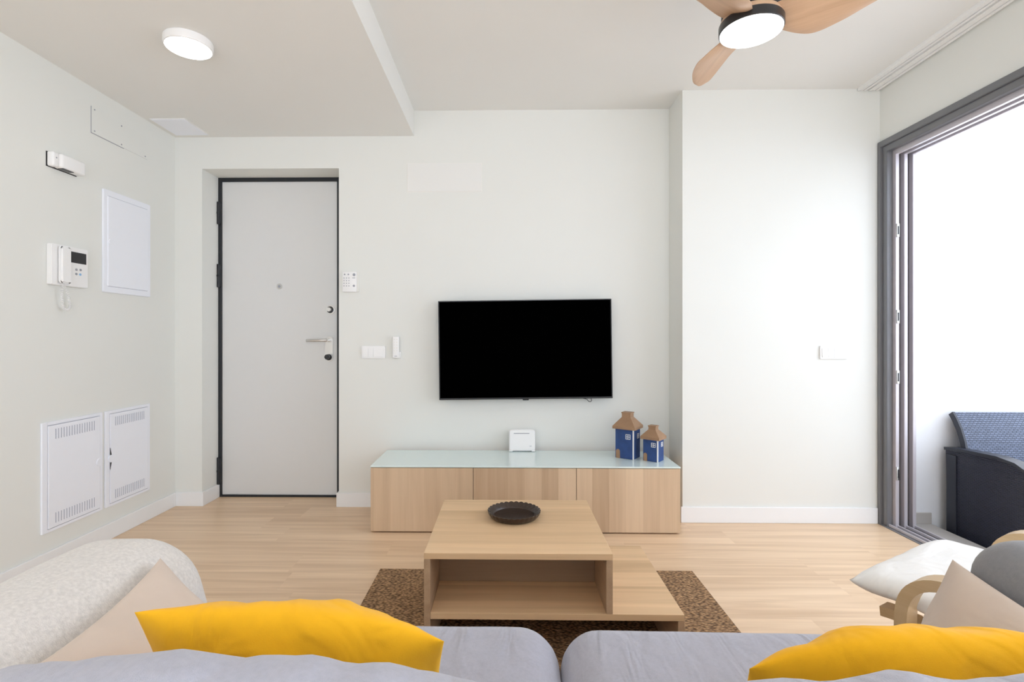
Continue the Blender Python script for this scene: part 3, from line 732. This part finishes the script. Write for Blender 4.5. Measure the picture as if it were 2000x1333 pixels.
# ------------------------------------------------------------------ armchair
t = thing('armchair', 'bentwood birch armchair with thin off-white cushion beside the open window', 'armchair', (1.32, 1.51, 0), (0, 0, R(30.7)))
for sgn in (-1, 1):
    xo, xi = (-.338, -.278) if sgn < 0 else (.278, .338)
    path = arc_path([(-.62, .016), (.02, .016), (.010, .532), (-.28, .520), (-.56, .45)], [.10, .12, .2], 12)
    b = NB(); strip(b, path, xo, xi, .028); obj('arm_frame', b, BIRCH, t, 'auto')
    xa, xb = (-.262, -.215) if sgn < 0 else (.215, .262)
    path = arc_path([(.092, .372), (.05, .376), (-.40, .30), (-.68, .98)], [.05, .25], 12)
    b = NB(); strip(b, path, xa, xb, .026); obj('seat_rail', b, BIRCH, t, 'auto')
b = NB(); box(b, -.278, .278, -.012, .012, .300, .350, .004); obj('crossbar', b, BIRCH, t)
b = NB(); box(b, -.278, .278, -.50, -.476, .28, .33, .004); obj('crossbar', b, BIRCH, t)
# one long pad following seat and back
cpath = arc_path([(.165, .432), (.02, .437), (-.40, .36), (-.68, 1.02)], [.06, .22], 14)
cum = [0]
for p, q in zip(cpath, cpath[1:]): cum.append(cum[-1] + (Vector(q) - Vector(p)).length)
def cp(s):
    s = max(0, min(cum[-1], s))
    for i in range(len(cum) - 1):
        if s <= cum[i + 1] + 1e-9:
            k = (s - cum[i]) / max(1e-9, cum[i + 1] - cum[i]); p = Vector(cpath[i]).lerp(Vector(cpath[i + 1]), k)
            return p, (Vector(cpath[i + 1]) - Vector(cpath[i])).normalized()
def chair_pad(bm):
    NS, NT = 90, 36; g = {}
    for side in (0, 1):
        for i in range(NS + 1):
            si = i / NS; s = cum[-1] * si; p, dd = cp(s); nn = Vector((dd.y, -dd.x))
            if nn.y < 0 or (si > .5 and nn.x < 0): nn = nn if nn.x > 0 and si > .5 else nn
            nn = Vector((-dd.y, dd.x)) * -1
            for j in range(NT + 1):
                u = -math.cos(math.pi * j / NT); e = 1 - abs(2 * si - 1)
                ends = min(1, (s / .05)) ** .45 if s < .05 else (min(1, (cum[-1] - s) / .07) ** .6 if cum[-1] - s < .07 else 1)
                th = .037 * (1 - abs(u) ** 7) ** .5 * ends
                wn = noise.noise(Vector((u * 3.4, s * 16, 2.0 + side))) * .0045 + noise.noise(Vector((u * 9, s * 30, 5.0 + side))) * .0018
                th += wn * min(1, th * 40)
                off = nn * (th if side == 0 else -th * .75)
                key = (0 if (j in (0, NT) or i in (0, NS)) else side, i, j)
                if key not in g: g[key] = bm.verts.new((u * (.285 - .012 * (1 - ends)), p.x + off.x, p.y + off.y))
    def vv(side, i, j): return g[(0 if (j in (0, NT) or i in (0, NS)) else side, i, j)]
    for side in (0, 1):
        for i in range(NS):
            for j in range(NT):
                bm.faces.new((vv(side, i, j), vv(side, i + 1, j), vv(side, i + 1, j + 1), vv(side, i, j + 1)))
b = NB(); chair_pad(b); obj('seat_cushion', b, CREAM, t, True)

# ------------------------------------------------------------------ sofa
t = thing('sofa', 'low two-seat sofa in blue-grey fabric, seen from behind', 'sofa', (.12, .70, 0), (0, 0, R(-1.5)))
b = NB(); soft_box(b, -.90, .90, -.38, .47, .10, .27, .03, n=10); obj('base', b, GREYF, t, True)
b = NB(); soft_box(b, -.90, .90, -.44, -.345, .10, .70, .04, n=12); obj('back_frame', b, GREYF, t, True)
for sx in (-.82, .82):
    for sy in (-.35, .33):
        b = NB(); cyl(b, (sx, sy, .008 if False else 0), (sx, sy, .11), .018, .026, seg=16); obj('leg', b, BLACK, t, 'auto')
def arm_warp_l(v):
    return v
b = NB()
def wl(v):
    # front end slopes outwards towards the floor
    if v.x < 0: v.x -= .035 * max(0, min(1, (v.z - .56) / .18))
    if v.y > .15: v.y += (.74 - v.z) * .16 * min(1, (v.y - .15) / .2)
    return v
soft_box(b, -.965, -.712, -.42, .340, .10, .748, .100, puff=(.01, .012, .005), n=30, wr=.004, ws=5, seed=3, warp=wl); obj('armrest', b, BEIGE_LIT, t, True, label='speckled beige grey armrest with window light in its colour, left one')
b = NB(); soft_box(b, .715, .945, -.42, .300, .10, .778, .070, puff=(.01, .012, .005), n=30, wr=.003, ws=5, seed=8, warp=wl); obj('armrest', b, GREY_SHADE, t, True, label='grey armrest with shade in its colour, right one')
for x0, x1, sd in ((-.672, -.018, 1.0), (-.012, .705, 5.0)):
    b = NB(); soft_box(b, x0, x1, -.30, .51, .25, .487, .085, puff=(.008, .01, .012), n=34, wr=.003, ws=4, seed=sd); obj('seat_cushion', b, GREYF, t, True)
def back_warp(c, hw):
    def f(v):
        u = (v.x - c) / hw
        v.z -= .045 * abs(u) ** 3.5 * max(0, (v.z - .5) / .35); return v
    return f
for x0, x1, sd in ((-.665, -.075, 2.0), (.02, .665, 9.0)):
    b = NB(); soft_box(b, x0, x1, -.340, -.185, .46, .839, .072, puff=(.01, .01, .008), n=46, wr=.007, ws=9, seed=sd, stretch=(1.4, .5, .5), warp=back_warp((x0 + x1) / 2, (x1 - x0) / 2)); obj('back_cushion', b, GREYF, t, True)

# throw cushions
def cushion(name, label, m, o, x, y, w, h, th, **k):
    b = NB(); pillow(b, Matrix.Identity(4), w, h, th, **k)
    ob = obj(name, b, m, None, True); ob.matrix_world = frame_M(o, x, y)
    tag(ob, label, 'cushion'); return ob
def droop(side, amt):
    def f(p, u, v):
        k = max(0, u * side) ** 2.2
        p.y -= amt * k * (.5 + .5 * v); p.y += .020 * (1 - u * u) * max(0, v); return p
    return f
cushion('throw_cushion', 'bright yellow cushion leaning on the sofa back, left of the coffee table', YELLOW, (-.277, .7095, .651), (1, .03, -.05), (0.04, -.50, .86), .38, .33, .145, seed=3.1, folds=5, wr=.004, pinch=.05, curve=droop(1, .035))
cushion('throw_cushion', 'bright yellow cushion leaning on the sofa back at the right end', YELLOW, (.515, .694, .639), (1, -.04, .02), (-.02, -.50, .86), .41, .32, .135, seed=9.4, folds=5, wr=.004, pinch=.05, curve=droop(-1, .06))
cushion('throw_cushion', 'beige cushion leaning against the beige left armrest', BEIGEC, (-.500, .750, .6155), (.12, -1, 0), (-.66, -.06, .70), .39, .33, .09, seed=4.0, folds=3, wr=.003)
cushion('throw_cushion', 'beige cushion standing on its corner against the grey right armrest', BEIGEC, (.760, .822, .597), (-.22, -.98, .02), (.30, -.18, .94), .34, .27, .10, seed=6.0, folds=3, wr=.003, pinch=.03)
